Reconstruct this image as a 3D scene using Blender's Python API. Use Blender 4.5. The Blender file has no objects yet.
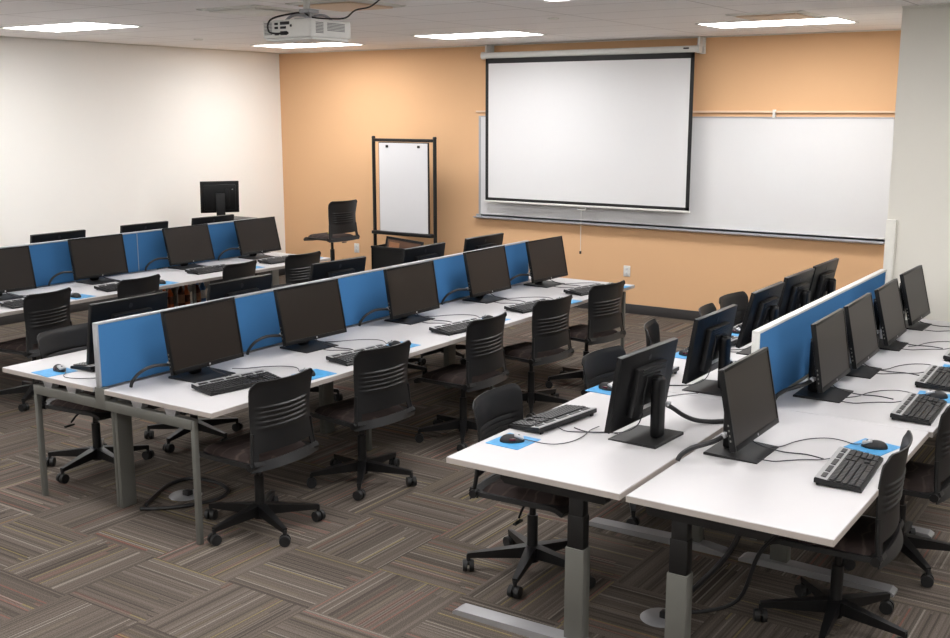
import bpy, bmesh, math, random
from mathutils import Vector, Matrix
random.seed(7)
PI = math.pi
COL = bpy.context.scene.collection
def R(d): return math.radians(d)
def lin(c):
    return tuple(((v/255)/12.92 if v/255 <= .04045 else (((v/255)+.055)/1.055)**2.4) for v in c)

# ------------------------------------------------------------------ materials
def mat(name, rgb, rough=.5, metal=0, spec=.5, noise=None, bump=0, emit=None, scale=30):
    m = bpy.data.materials.new(name); m.use_nodes = True
    nt = m.node_tree; b = nt.nodes['Principled BSDF']
    c = lin(rgb)
    b.inputs['Base Color'].default_value = (*c, 1)
    b.inputs['Roughness'].default_value = rough
    b.inputs['Metallic'].default_value = metal
    b.inputs['Specular IOR Level'].default_value = spec
    if emit:
        b.inputs['Emission Color'].default_value = (*emit[0], 1)
        b.inputs['Emission Strength'].default_value = emit[1]
    tc = nt.nodes.new('ShaderNodeTexCoord')
    n = nt.nodes.new('ShaderNodeTexNoise'); n.inputs['Scale'].default_value = scale
    n.inputs['Detail'].default_value = 3
    nt.links.new(tc.outputs['Object'], n.inputs['Vector'])
    a = noise if noise is not None else .04
    mx = nt.nodes.new('ShaderNodeMix'); mx.data_type = 'RGBA'
    mx.inputs['A'].default_value = (*[v*(1-a) for v in c], 1)
    mx.inputs['B'].default_value = (*[min(1, v*(1+a)) for v in c], 1)
    nt.links.new(n.outputs['Fac'], mx.inputs['Factor'])
    nt.links.new(mx.outputs['Result'], b.inputs['Base Color'])
    if bump:
        bp = nt.nodes.new('ShaderNodeBump'); bp.inputs['Strength'].default_value = bump
        bp.inputs['Distance'].default_value = .002
        nt.links.new(n.outputs['Fac'], bp.inputs['Height'])
        nt.links.new(bp.outputs['Normal'], b.inputs['Normal'])
    return m

M = {}
M['wall_cream'] = mat('wall_cream_paint', (240, 238, 233), .85, spec=.2, noise=.01, bump=.1, scale=120)
M['wall_orange'] = mat('wall_orange_paint', (218, 176, 135), .85, spec=.2, noise=.01, bump=.1, scale=120)
M['wall_grey'] = mat('wall_grey_paint', (222, 219, 210), .85, spec=.2, noise=.01, bump=.1, scale=120)
M['base'] = mat('baseboard_vinyl', (52, 50, 50), .55)
M['white_trim'] = mat('trim_white', (222, 220, 212), .5, spec=.4)
M['laminate'] = mat('laminate_white', (191, 189, 190), .46, spec=.32, noise=.012, scale=14)
M['edge'] = mat('edge_band', (168, 160, 154), .5, noise=.02)
M['grey_metal'] = mat('powder_grey', (98, 98, 93), .5, metal=.2, noise=.03)
M['light_metal'] = mat('brushed_silver', (158, 158, 160), .4, metal=.5, noise=.05)
M['silver'] = mat('silver_plastic', (168, 168, 170), .38, metal=.35, noise=.03)
M['black'] = mat('black_plastic', (15, 15, 16), .42, spec=.4, noise=.08)
M['shell'] = mat('charcoal_polymer', (26, 26, 27), .42, spec=.4, noise=.06, bump=.15, scale=200)
M['black_matt'] = mat('black_matt', (13, 13, 14), .6, noise=.08)
M['bezel'] = mat('bezel_black', (12, 12, 13), .4, spec=.22, noise=.05)
M['screen'] = mat('screen_off', (30, 23, 18), .38, spec=.3, noise=.02)  # warm brown base stands in for the orange wall reflected in the glass
M['blue'] = mat('blue_fabric', (62, 114, 164), .9, spec=.15, noise=.12, bump=.35, scale=350)
M['pad'] = mat('pad_blue', (66, 146, 198), .5, noise=.45, scale=22)
M['red'] = mat('dark_red_gloss', (70, 12, 24), .2)
M['whiteboard'] = mat('whiteboard', (218, 218, 219), .25, spec=.45, noise=.006)
M['canvas'] = mat('screen_canvas', (218, 218, 219), .9, spec=.1, noise=.004)
M['paper'] = mat('paper', (208, 208, 210), .8, noise=.006)
M['alu'] = mat('anodised_aluminium', (172, 175, 180), .4, metal=.4)
M['cable'] = mat('cable_rubber', (22, 22, 24), .5)
M['cable_thin'] = mat('cable_thin', (44, 42, 48), .5)
M['white_plastic'] = mat('white_plastic', (214, 214, 210), .4)
M['dark_vent'] = mat('vent_grey', (120, 120, 120), .6)
M['rail_vent_reflect'] = mat('peach_rail_vent_reflection', (222, 196, 170), .5, metal=.0, noise=.02)  # peach of the orange wall's reflection painted on vents; also the map rail colour
M['wood'] = mat('brown_print', (92, 64, 48), .5, noise=.35, scale=9)
M['tan'] = mat('tan_print', (150, 104, 72), .5, noise=.3, scale=12)
M['orange'] = mat('bottle_orange', (200, 92, 36), .3)
M['amber'] = mat('bottle_amber', (90, 44, 22), .25)
M['bluecap'] = mat('cap_blue', (60, 110, 170), .4)
M['lime'] = mat('lime_cloth', (180, 190, 50), .7)
M['label'] = mat('sticker_white', (205, 205, 205), .5, noise=.2, scale=90)

def keys_mat():
    return mat('keycap_black', (24, 24, 26), .45, noise=.1)
M['key'] = keys_mat()

def cushion_mat():
    m = mat('cushion_brown', (60, 48, 46), .85, spec=.2, noise=.2, bump=.4, scale=60)
    nt = m.node_tree; b = nt.nodes['Principled BSDF']
    tc = nt.nodes.new('ShaderNodeTexCoord')
    w = nt.nodes.new('ShaderNodeTexWave'); w.inputs['Scale'].default_value = 4.0
    w.inputs['Distortion'].default_value = 7; w.inputs['Detail Scale'].default_value = 1.3
    nt.links.new(tc.outputs['Object'], w.inputs['Vector'])
    r = nt.nodes.new('ShaderNodeValToRGB')
    r.color_ramp.elements[0].position = .90; r.color_ramp.elements[0].color = (*lin((46, 37, 35)), 1)
    r.color_ramp.elements[1].position = .985; r.color_ramp.elements[1].color = (*lin((66, 56, 51)), 1)
    nt.links.new(w.outputs['Color'], r.inputs['Fac'])
    nt.links.new(r.outputs['Color'], b.inputs['Base Color'])
    return m
M['cushion'] = cushion_mat()

def emit_mat():
    m = bpy.data.materials.new('lamp_diffuser'); m.use_nodes = True
    nt = m.node_tree; b = nt.nodes['Principled BSDF']
    b.inputs['Base Color'].default_value = (.9, .9, .9, 1)
    b.inputs['Emission Color'].default_value = (.995, .985, .985, 1)
    b.inputs['Emission Strength'].default_value = 12.5
    return m
M['lamp'] = emit_mat()

def carpet_mat():
    m = bpy.data.materials.new('carpet_tiles'); m.use_nodes = True
    nt = m.node_tree; N = nt.nodes; L = nt.links; b = N['Principled BSDF']
    b.inputs['Roughness'].default_value = .95; b.inputs['Specular IOR Level'].default_value = .1
    tc = N.new('ShaderNodeTexCoord'); sp = N.new('ShaderNodeSeparateXYZ'); L.new(tc.outputs['Object'], sp.inputs[0])
    def math_(op, a, bb=None, c=None):
        n = N.new('ShaderNodeMath'); n.operation = op
        for i, v in enumerate((a, bb, c)):
            if v is None: continue
            if isinstance(v, (int, float)): n.inputs[i].default_value = v
            else: L.new(v, n.inputs[i])
        return n.outputs[0]
    T = .51
    u = math_('DIVIDE', math_('ADD', sp.outputs[0], 3.65+40*T), T)
    v = math_('DIVIDE', math_('ADD', sp.outputs[1], -3.34+40*T), T)
    iu = math_('FLOOR', u); iv = math_('FLOOR', v)
    fu = math_('SUBTRACT', u, iu); fv = math_('SUBTRACT', v, iv)
    par = math_('MODULO', math_('ADD', iu, iv), 2)      # tile (-1,-1) -> even : stripes along x
    # across coordinate : even -> fv, odd -> fu
    def sel(a, c):   # par=0 ->a  par=1 ->c
        return math_('ADD', math_('MULTIPLY', a, math_('SUBTRACT', 1, par)), math_('MULTIPLY', c, par))
    ac = sel(fv, fu); al = sel(fu, fv)
    seed = math_('ADD', math_('MULTIPLY', iu, 17.31), math_('MULTIPLY', iv, 7.77))
    def wn(x, y):
        cb = N.new('ShaderNodeCombineXYZ'); L.new(x, cb.inputs[0]); L.new(y, cb.inputs[1])
        w = N.new('ShaderNodeTexWhiteNoise'); w.noise_dimensions = '2D'; L.new(cb.outputs[0], w.inputs['Vector'])
        return w.outputs['Value']
    s1 = math_('FLOOR', math_('MULTIPLY', ac, 24))
    s2 = math_('FLOOR', math_('MULTIPLY', ac, 62))
    half = math_('FLOOR', math_('MULTIPLY', math_('ADD', al, wn(s1, seed)), .58))
    v1 = wn(math_('ADD', s1, math_('MULTIPLY', half, 91)), seed)
    v2 = wn(math_('ADD', s2, math_('MULTIPLY', half, 57)), math_('ADD', seed, 3.3))
    def ramp(fac, els):
        r = N.new('ShaderNodeValToRGB'); r.color_ramp.interpolation = 'CONSTANT'
        e = r.color_ramp.elements
        e[0].position = els[0][0]; e[0].color = (*lin(els[0][1]), 1)
        e[1].position = els[1][0]; e[1].color = (*lin(els[1][1]), 1)
        for p, c in els[2:]:
            k = e.new(p); k.color = (*lin(c), 1)
        L.new(fac, r.inputs['Fac']); return r.outputs['Color']
    c1 = ramp(v1, [(0, (84, 79, 74)), (.22, (98, 92, 86)), (.42, (90, 85, 79)), (.6, (103, 98, 92)), (.76, (80, 75, 70)), (.88, (108, 86, 79)), (.93, (104, 98, 86))])
    c2 = ramp(v2, [(0, (52, 47, 44)), (.17, (82, 77, 72)), (.45, (98, 92, 87)), (.70, (74, 69, 64)), (.84, (136, 132, 126)), (.895, (94, 88, 82)), (.958, (130, 120, 72)), (.978, (126, 78, 70))])
    mx = N.new('ShaderNodeMix'); mx.data_type = 'RGBA'; mx.inputs['Factor'].default_value = .5
    L.new(c1, mx.inputs['A']); L.new(c2, mx.inputs['B'])
    n = N.new('ShaderNodeTexNoise'); n.inputs['Scale'].default_value = 200; n.inputs['Detail'].default_value = 2
    L.new(tc.outputs['Object'], n.inputs['Vector'])
    mr = N.new('ShaderNodeMapRange'); mr.inputs['From Min'].default_value = .25; mr.inputs['From Max'].default_value = .75
    mr.inputs['To Min'].default_value = .55; mr.inputs['To Max'].default_value = 1.32
    L.new(n.outputs['Fac'], mr.inputs['Value'])
    vm = N.new('ShaderNodeVectorMath'); vm.operation = 'SCALE'
    L.new(mx.outputs['Result'], vm.inputs[0]); L.new(mr.outputs['Result'], vm.inputs['Scale'])
    tn = N.new('ShaderNodeVectorMath'); tn.operation = 'MULTIPLY'; tn.inputs[1].default_value = (1.10, 1.04, 1.0)
    L.new(vm.outputs[0], tn.inputs[0]); L.new(tn.outputs[0], b.inputs['Base Color'])
    bp = N.new('ShaderNodeBump'); bp.inputs['Strength'].default_value = .35; bp.inputs['Distance'].default_value = .003
    L.new(n.outputs['Fac'], bp.inputs['Height']); L.new(bp.outputs['Normal'], b.inputs['Normal'])
    return m
M['carpet'] = carpet_mat()

def ceiling_mat():
    m = bpy.data.materials.new('ceiling_tiles'); m.use_nodes = True
    nt = m.node_tree; N = nt.nodes; L = nt.links; b = N['Principled BSDF']
    b.inputs['Roughness'].default_value = .9; b.inputs['Specular IOR Level'].default_value = .1
    tc = N.new('ShaderNodeTexCoord'); mp = N.new('ShaderNodeMapping')
    mp.inputs['Location'].default_value = (.59, .28, 0)
    L.new(tc.outputs['Object'], mp.inputs['Vector'])
    br = N.new('ShaderNodeTexBrick'); br.offset = 0
    br.inputs['Color1'].default_value = (*lin((247, 243, 240)), 1); br.inputs['Color2'].default_value = (*lin((245, 241, 238)), 1)
    br.inputs['Mortar'].default_value = (*lin((212, 206, 202)), 1)
    br.inputs['Scale'].default_value = 1; br.inputs['Brick Width'].default_value = 1.22; br.inputs['Row Height'].default_value = .61
    br.inputs['Mortar Size'].default_value = .008; br.inputs['Mortar Smooth'].default_value = .1
    L.new(mp.outputs[0], br.inputs['Vector'])
    n = N.new('ShaderNodeTexNoise'); n.inputs['Scale'].default_value = 90
    L.new(tc.outputs['Object'], n.inputs['Vector'])
    mr = N.new('ShaderNodeMapRange'); mr.inputs['To Min'].default_value = .92; mr.inputs['To Max'].default_value = 1.05
    L.new(n.outputs['Fac'], mr.inputs['Value'])
    vm = N.new('ShaderNodeVectorMath'); vm.operation = 'SCALE'
    L.new(br.outputs['Color'], vm.inputs[0]); L.new(mr.outputs['Result'], vm.inputs['Scale'])
    L.new(vm.outputs[0], b.inputs['Base Color'])
    return m
M['ceiling'] = ceiling_mat()

# ------------------------------------------------------------------ mesh helpers
class MB:
    def __init__(s): s.bm = bmesh.new()
    def box(s, c, d, bev=0, seg=2, rot=None):
        r = bmesh.ops.create_cube(s.bm, size=1)
        vs = r['verts']
        bmesh.ops.scale(s.bm, vec=d, verts=vs)
        if bev:
            es = list({e for v in vs for e in v.link_edges})
            rr = bmesh.ops.bevel(s.bm, geom=es, offset=bev, segments=seg, profile=.5, affect='EDGES')
            vs = list({v for f in rr['faces'] for v in f.verts} | {v for v in vs if v.is_valid})
        if rot is not None: bmesh.ops.rotate(s.bm, cent=(0, 0, 0), matrix=rot, verts=vs)
        bmesh.ops.translate(s.bm, vec=c, verts=vs)
        return s
    def b2(s, x0, x1, y0, y1, z0, z1, bev=0, seg=2):
        return s.box(((x0+x1)/2, (y0+y1)/2, (z0+z1)/2), (x1-x0, y1-y0, z1-z0), bev, seg)
    def cyl(s, p0, p1, r0, r1=None, seg=16):
        if r1 is None: r1 = r0
        p0 = Vector(p0); p1 = Vector(p1); d = p1-p0; L = d.length
        r = bmesh.ops.create_cone(s.bm, cap_ends=True, cap_tris=False, segments=seg, radius1=r0, radius2=r1, depth=L)
        q = Vector((0, 0, 1)).rotation_difference(d.normalized()).to_matrix()
        bmesh.ops.rotate(s.bm, cent=(0, 0, 0), matrix=q, verts=r['verts'])
        bmesh.ops.translate(s.bm, vec=(p0+p1)/2, verts=r['verts'])
        return s
    def tube(s, pts, r, seg=8, sub=4):
        # smooth Catmull-Rom tube
        P = [Vector(p) for p in pts]; Q = []
        for i in range(len(P)-1):
            a = P[max(i-1, 0)]; b = P[i]; c = P[i+1]; d = P[min(i+2, len(P)-1)]
            for k in range(sub):
                t = k/sub
                Q.append(.5*((2*b)+(-a+c)*t+(2*a-5*b+4*c-d)*t*t+(-a+3*b-3*c+d)*t**3))
        Q.append(P[-1]); rings = []
        up = Vector((0, 0, 1)); prev = None
        for i, q in enumerate(Q):
            t = (Q[min(i+1, len(Q)-1)]-Q[max(i-1, 0)])
            if t.length < 1e-6: t = Vector((1, 0, 0))
            t.normalize()
            if prev is None: n = t.cross(up if abs(t.z) < .9 else Vector((1, 0, 0))).normalized()
            else:
                n = (prev - t*prev.dot(t))
                n = n.normalized() if n.length > 1e-5 else t.orthogonal().normalized()
            prev = n; bn = t.cross(n)
            rings.append([s.bm.verts.new(q+(n*math.cos(2*PI*k/seg)+bn*math.sin(2*PI*k/seg))*r) for k in range(seg)])
        for a, b in zip(rings, rings[1:]):
            for k in range(seg): s.bm.faces.new((a[k], a[(k+1) % seg], b[(k+1) % seg], b[k]))
        s.bm.faces.new(rings[0][::-1]); s.bm.faces.new(rings[-1])
        return s
    def prism(s, pts, axis, a, b):
        # pts: 2D polygon in remaining two axes (order y,z for axis 0; x,z for axis 1; x,y for axis 2)
        def mk(p, t):
            if axis == 0: return (t, p[0], p[1])
            if axis == 1: return (p[0], t, p[1])
            return (p[0], p[1], t)
        A = [s.bm.verts.new(mk(p, a)) for p in pts]; B = [s.bm.verts.new(mk(p, b)) for p in pts]
        s.bm.faces.new(A); s.bm.faces.new(B[::-1]); n = len(pts)
        for i in range(n): s.bm.faces.new((A[i], B[i], B[(i+1) % n], A[(i+1) % n]))
        return s
    def build(s, name, m, parent=None, smooth=True, loc=None, rot=None, ang=40):
        bmesh.ops.recalc_face_normals(s.bm, faces=s.bm.faces)
        me = bpy.data.meshes.new(name); 
        if smooth:
            for f in s.bm.faces: f.smooth = True
            for e in s.bm.edges:
                if len(e.link_faces) == 2 and e.calc_face_angle(0) > R(ang): e.smooth = False
        s.bm.to_mesh(me); s.bm.free()
        me.materials.append(M[m])
        o = bpy.data.objects.new(name, me); COL.objects.link(o)
        if parent: o.parent = parent
        if loc: o.location = loc
        if rot: o.rotation_euler = rot
        return o

def empty(name, label, cat, loc=(0, 0, 0), rz=0, group=None):
    o = bpy.data.objects.new(name, None); COL.objects.link(o); o.empty_display_size = .1
    o.location = loc; o.rotation_euler = (0, 0, rz)
    o['label'] = label; o['category'] = cat
    if group: o['group'] = group
    return o
def tag(o, label, cat, group=None):
    o['label'] = label; o['category'] = cat
    if group: o['group'] = group
    return o
def struct(o): o['kind'] = 'structure'; return o
def dup(root, loc, rz, label, group=None):
    r = root.copy(); COL.objects.link(r); r.location = loc; r.rotation_euler = (0, 0, rz); r['label'] = label
    if group: r['group'] = group
    for ch in list(root.children):
        c = ch.copy(); COL.objects.link(c); c.parent = r
        for g in list(ch.children):
            d = g.copy(); COL.objects.link(d); d.parent = c
    return r

# ------------------------------------------------------------------ room
XL, XR, YB, YF, H = -10.227, 3.2, 10.67, -3.2, 2.926
struct(MB().b2(XL-.1, XR+.1, YF-.1, YB+.1, -.1, 0).build('floor', 'carpet', smooth=False))
struct(MB().b2(XL-.1, XR+.1, YF-.1, YB+.1, H, H+.1).build('ceiling', 'ceiling', smooth=False))
struct(MB().b2(XL-.1, XR+.1, YB, YB+.1, 0, H).build('wall_back', 'wall_orange', smooth=False))
struct(MB().b2(XL-.1, XL, YF, YB, 0, H).build('wall_left', 'wall_cream', smooth=False))
struct(MB().b2(XR, XR+.1, YF, YB, 0, H).build('wall_right', 'wall_cream', smooth=False))
struct(MB().b2(XL-.1, XR+.1, YF-.1, YF, 0, H).build('wall_front', 'wall_cream', smooth=False))
PX, PY = -1.92, 8.38
struct(MB().b2(PX, XR, PY, YB, 0, H).build('wall_bay', 'wall_grey', smooth=False))
struct(MB().b2(PX+.0, PX+.07, PY-.03, PY+.03, 0, 1.40, .003).build('trim_1', 'white_trim'))
struct(MB().b2(XL, PX, YB-.012, YB, 0, .105, .003).build('baseboard_back', 'base'))
struct(MB().b2(XL, XL+.012, YF, YB-.012, 0, .105, .003).build('baseboard_left', 'base'))
struct(MB().b2(PX, XR, PY-.012, PY, 0, .105, .003).build('baseboard_bay', 'base'))
# perimeter angle trim at ceiling
struct(MB().b2(XL, PX, YB-.02, YB, H-.012, H).build('trim_2', 'white_trim'))
struct(MB().b2(XL, XL+.02, YF, YB-.02, H-.012, H).build('trim_3', 'white_trim'))
struct(MB().b2(PX, XR, PY-.02, PY, H-.012, H).build('trim_4', 'white_trim'))

# ceiling lights
LIGHTS = [(-8.55, 6.28, 'bright ceiling light panel nearest the left wall, above the left desk row'),
          (-8.66, 9.50, 'bright ceiling light panel behind the projector near the room corner'),
          (-6.12, 9.2, 'bright ceiling light panel left of the projection screen top'),
          (-3.16, 9.33, 'bright ceiling light panel above the whiteboard right of the projection screen')]
OFF = [(-8.6, 3.2), (-6.1, 3.2), (-3.2, 3.2), (-.4, 3.2), (-3.2, 6.3), (-.4, 6.3),
       (-8.6, .1), (-6.1, .1), (-3.2, .1), (-.4, .1), (-6.1, -2.2), (-.4, -2.2), (2.2, 3.2)]
def troffer(x, y, label):
    t = empty('ceiling_light', label, 'ceiling light', (x, y, H), 0, 'ceiling light panels')
    f = MB(); w, d = 1.21, .61
    f.b2(-w/2, w/2, -d/2, -d/2+.02, -.006, .0); f.b2(-w/2, w/2, d/2-.02, d/2, -.006, .0)
    f.b2(-w/2, -w/2+.02, -d/2, d/2, -.006, .0); f.b2(w/2-.02, w/2, -d/2, d/2, -.006, .0)
    f.build('frame', 'white_trim', t, smooth=False)
    MB().b2(-w/2+.02, w/2-.02, -d/2+.02, d/2-.02, -.004, 0).build('diffuser', 'lamp', t, smooth=False)
    return t
for x, y, l in LIGHTS: troffer(x, y, l)
for x, y in OFF: troffer(x, y, 'ceiling light panel beyond the top edge of the photo, above the nearer room')

# vents
def vent(x, y, label, m):
    t = empty('ceiling_vent', label, 'ceiling vent', (x, y, H), 0, 'square ceiling air diffusers')
    f = MB()
    f.prism([(-.3, 0), (-.3, -.004), (-.262, -.012), (-.262, 0)], 1, -.3, .3)
    f.prism([(.3, 0), (.3, -.004), (.262, -.012), (.262, 0)], 1, -.3, .3)
    f.prism([(-.3, 0), (-.3, -.004), (-.262, -.012), (-.262, 0)], 0, -.3, .3)
    f.prism([(.3, 0), (.3, -.004), (.262, -.012), (.262, 0)], 0, -.3, .3)
    f.build('frame', 'white_trim', t, smooth=False)
    MB().b2(-.235, .235, -.235, .235, -.022, -.010, .004).build('plaque', m, t)
vent(-5.14, 6.05, 'square ceiling air vent, peach with painted wall reflection, just right of the projector mount', 'rail_vent_reflect')
vent(-2.92, 8.6, 'square ceiling air vent, peach with painted wall reflection, beside the rightmost light panel', 'rail_vent_reflect')
vent(-5.98, 6.0, 'square white ceiling air vent just left of the projector', 'white_trim')
for x, y, l in [(-4.5, 7.86, 'small round ceiling sprinkler cover in front of the projection screen'), (-8.9, 8.09, 'small round ceiling sprinkler cover near the left wall')]:
    o = MB().cyl((0, 0, -.008), (0, 0, 0), .045, .05, 20).build('sprinkler_cover', 'white_trim', loc=(x, y, H)); tag(o, l, 'sprinkler', 'ceiling sprinkler covers')

# ------------------------------------------------------------------ whiteboard + projection screen
wb = empty('whiteboard', 'long white wall mounted whiteboard behind the projection screen', 'whiteboard', (0, YB, 0))
MB().b2(-7.05, -2.42, -.02, -.002, .97, 2.115).build('board_surface', 'whiteboard', wb, smooth=False)
f = MB(); f.b2(-7.07, -2.45, -.026, 0, 2.115, 2.13); f.b2(-7.07, -7.045, -.026, 0, .96, 2.115); f.b2(-2.42, -2.40, -.026, 0, .96, 2.115)
f.build('frame', 'alu', wb, smooth=False)
MB().b2(-7.11, -2.40, -.03, 0, 2.168, 2.188, .003).build('map_rail', 'rail_vent_reflect', wb)
MB().prism([(-.085, .955), (-.085, .967), (-.07, .957), (-.02, .962), (-.02, .99), (0, .99), (0, .945), (-.03, .938)], 0, -7.11, -2.45).build('marker_tray', 'alu', wb, smooth=False)
MB().b2(-3.59, -3.565, -.045, -.005, 2.12, 2.2, .003).build('map_hook', 'white_plastic', wb)

sy = YB-.14
ps = empty('projection_screen', 'pull-down white projection screen with black border hanging over the whiteboard', 'projection screen', (0, sy, 0))
x0, x1, z0, z1 = -6.90, -4.385, 1.172, 2.755
MB().b2(x0+.035, x1-.035, -.002, .002, z0+.03, z1-.04).build('canvas', 'canvas', ps, smooth=False)
f = MB(); f.b2(x0, x1, -.0025, .0025, z0, z0+.032); f.b2(x0, x1, -.0025, .0025, z1-.045, z1+.015)
f.b2(x0, x0+.040, -.0025, .0025, z0, z1); f.b2(x1-.040, x1, -.0025, .0025, z0, z1)
f.build('black_border', 'black_matt', ps, smooth=False)
MB().box(((x0+x1)/2, .02, z1+.045), (x1-x0+.06, .085, .066), .02, 3).build('housing', 'white_plastic', ps)
for xx in (x0-.04, x1+.035):
    e = MB().cyl((xx-.018, .02, z1+.045), (xx+.018, .02, z1+.045), .042, .042, 20).build('end_cap', 'white_plastic', ps)
for xx in (x0-.0, x1+.035):
    MB().b2(xx-.012, xx+.012, .0, .14, z1+.07, H-.004, .003).b2(xx-.025, xx+.025, .10, .14, z1+.0, H-.004, .003).build('wall_bracket', 'white_plastic', ps)
MB().b2(x0-.012, x1+.012, -.012, .012, z0-.022, z0, .005).build('bottom_bar', 'white_plastic', ps)
MB().tube([(-5.69, -.004, z0-.022), (-5.685, -.004, z0-.05), (-5.64, -.004, z0-.055), (-5.595, -.004, z0-.05), (-5.59, -.004, z0-.022)], .005).build('pull_handle', 'white_plastic', ps)
c = MB().cyl((-5.64, -.006, z0-.05), (-5.64, -.006, .66), .0035, seg=6).build('pull_cord', 'white_plastic', ps)
MB().cyl((-5.64, -.006, .665), (-5.64, -.006, .635), .012, .012, 10).build('cord_tip', 'black', c)
MB().b2(-4.50, -4.44, -.026, -.022, z1+.045, z1+.06).build('brand_mark', 'black', ps)

def outlet(x, z, label):
    t = empty('wall_outlet', label, 'outlet', (x, YB, z), 0, 'wall outlets')
    p = MB().b2(-.04, .04, -.008, 0, -.06, .06, .003).build('cover_plate', 'white_plastic', t)
    MB().b2(-.018, .018, -.011, -.006, .008, .04, .004).b2(-.018, .018, -.011, -.006, -.04, -.008, .004).build('socket', 'label', t)
outlet(-5.137, .465, 'white wall outlet on the orange wall below the projection screen')
outlet(-8.97, .45, 'white wall outlet on the orange wall right of the tall stool')

# ------------------------------------------------------------------ projector
pj = empty('projector', 'white ceiling mounted projector with rear ports and side vents', 'projector', (-5.01, 5.50, .032))
w, d = .42, .40
MB().box((0, 0, 2.68), (w, d, .115), .014, 3).build('body', 'white_plastic', pj)
v = MB()
for k in range(9): v.b2(-w/2+.02, -w/2+.085, -d/2-.003, -d/2+.004, 2.645+k*.009, 2.650+k*.009)
v.build('rear_vent', 'dark_vent', pj, smooth=False)
v = MB()
for k in range(8): v.b2(w/2-.004, w/2+.003, -d/2+.05, -d/2+.12, 2.65+k*.009, 2.655+k*.009)
for k in range(6): v.b2(w/2-.004, w/2+.003, -d/2+.16, -d/2+.33, 2.668+k*.009, 2.673+k*.009)
v.build('side_vent', 'dark_vent', pj, smooth=False)
for a, b_, c_, e_ in [(-.1, -.07, 2.705, 2.72), (-.1, -.07, 2.68, 2.695), (-.1, -.06, 2.64, 2.655), (-.05, .03, 2.705, 2.725), (-.05, .0, 2.68, 2.695), (-.05, .01, 2.64, 2.665), (.035, .05, 2.69, 2.705), (-.02, .02, 2.645, 2.66)]:
    MB().b2(a, b_, -d/2-.004, -d/2+.004, c_, e_, .002).build('port', 'black', pj)
MB().b2(-.2, .2, -.18, .18, 2.608, 2.625, .006).build('bottom_cover', 'white_plastic', pj)
MB().cyl((.02, .2, 2.68), (.02, .225, 2.68), .045, .04, 24).build('lens', 'black', pj)
mt = MB().box((.02, 0, 2.745), (.14, .14, .02), .004).cyl((.02, 0, 2.75), (.02, 0, 2.8), .03, .03, 16).box((.02, 0, 2.80), (.09, .1, .025), .006).build('mount_plate', 'alu', pj)
for sx, sy_ in ((-1, -1), (1, -1), (-1, 1), (1, 1)):
    MB().tube([(.02, 0, 2.77), (.02+sx*.07, sy_*.07, 2.775), (.02+sx*.11, sy_*.11, 2.735)], .009).build('mount_arm', 'alu', pj)
MB().cyl((.0, 0, 2.80), (.0, 0, 2.888), .022, .022, 16).build('ceiling_pole', 'white_plastic', pj)
MB().cyl((.0, 0, 2.884), (.0, 0, 2.894), .08, .08, 24).build('ceiling_flange', 'white_plastic', pj)
MB().tube([(.0, 0, 2.80), (-.06, -.1, 2.78), (-.11, -.2, 2.75), (-.125, -.235, 2.71), (-.11, -.24, 2.66), (-.06, -.22, 2.65), (-.03, -.2, 2.655)], .006).build('signal_cable', 'cable', pj)
MB().tube([(.0, -.02, 2.79), (.1, -.05, 2.755), (.22, .0, 2.745), (.3, .04, 2.75), (.33, .1, 2.80), (.42, .14, 2.82), (.5, .16, 2.87), (.54, .2, 2.892)], .005).build('power_cable', 'cable', pj)

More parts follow.
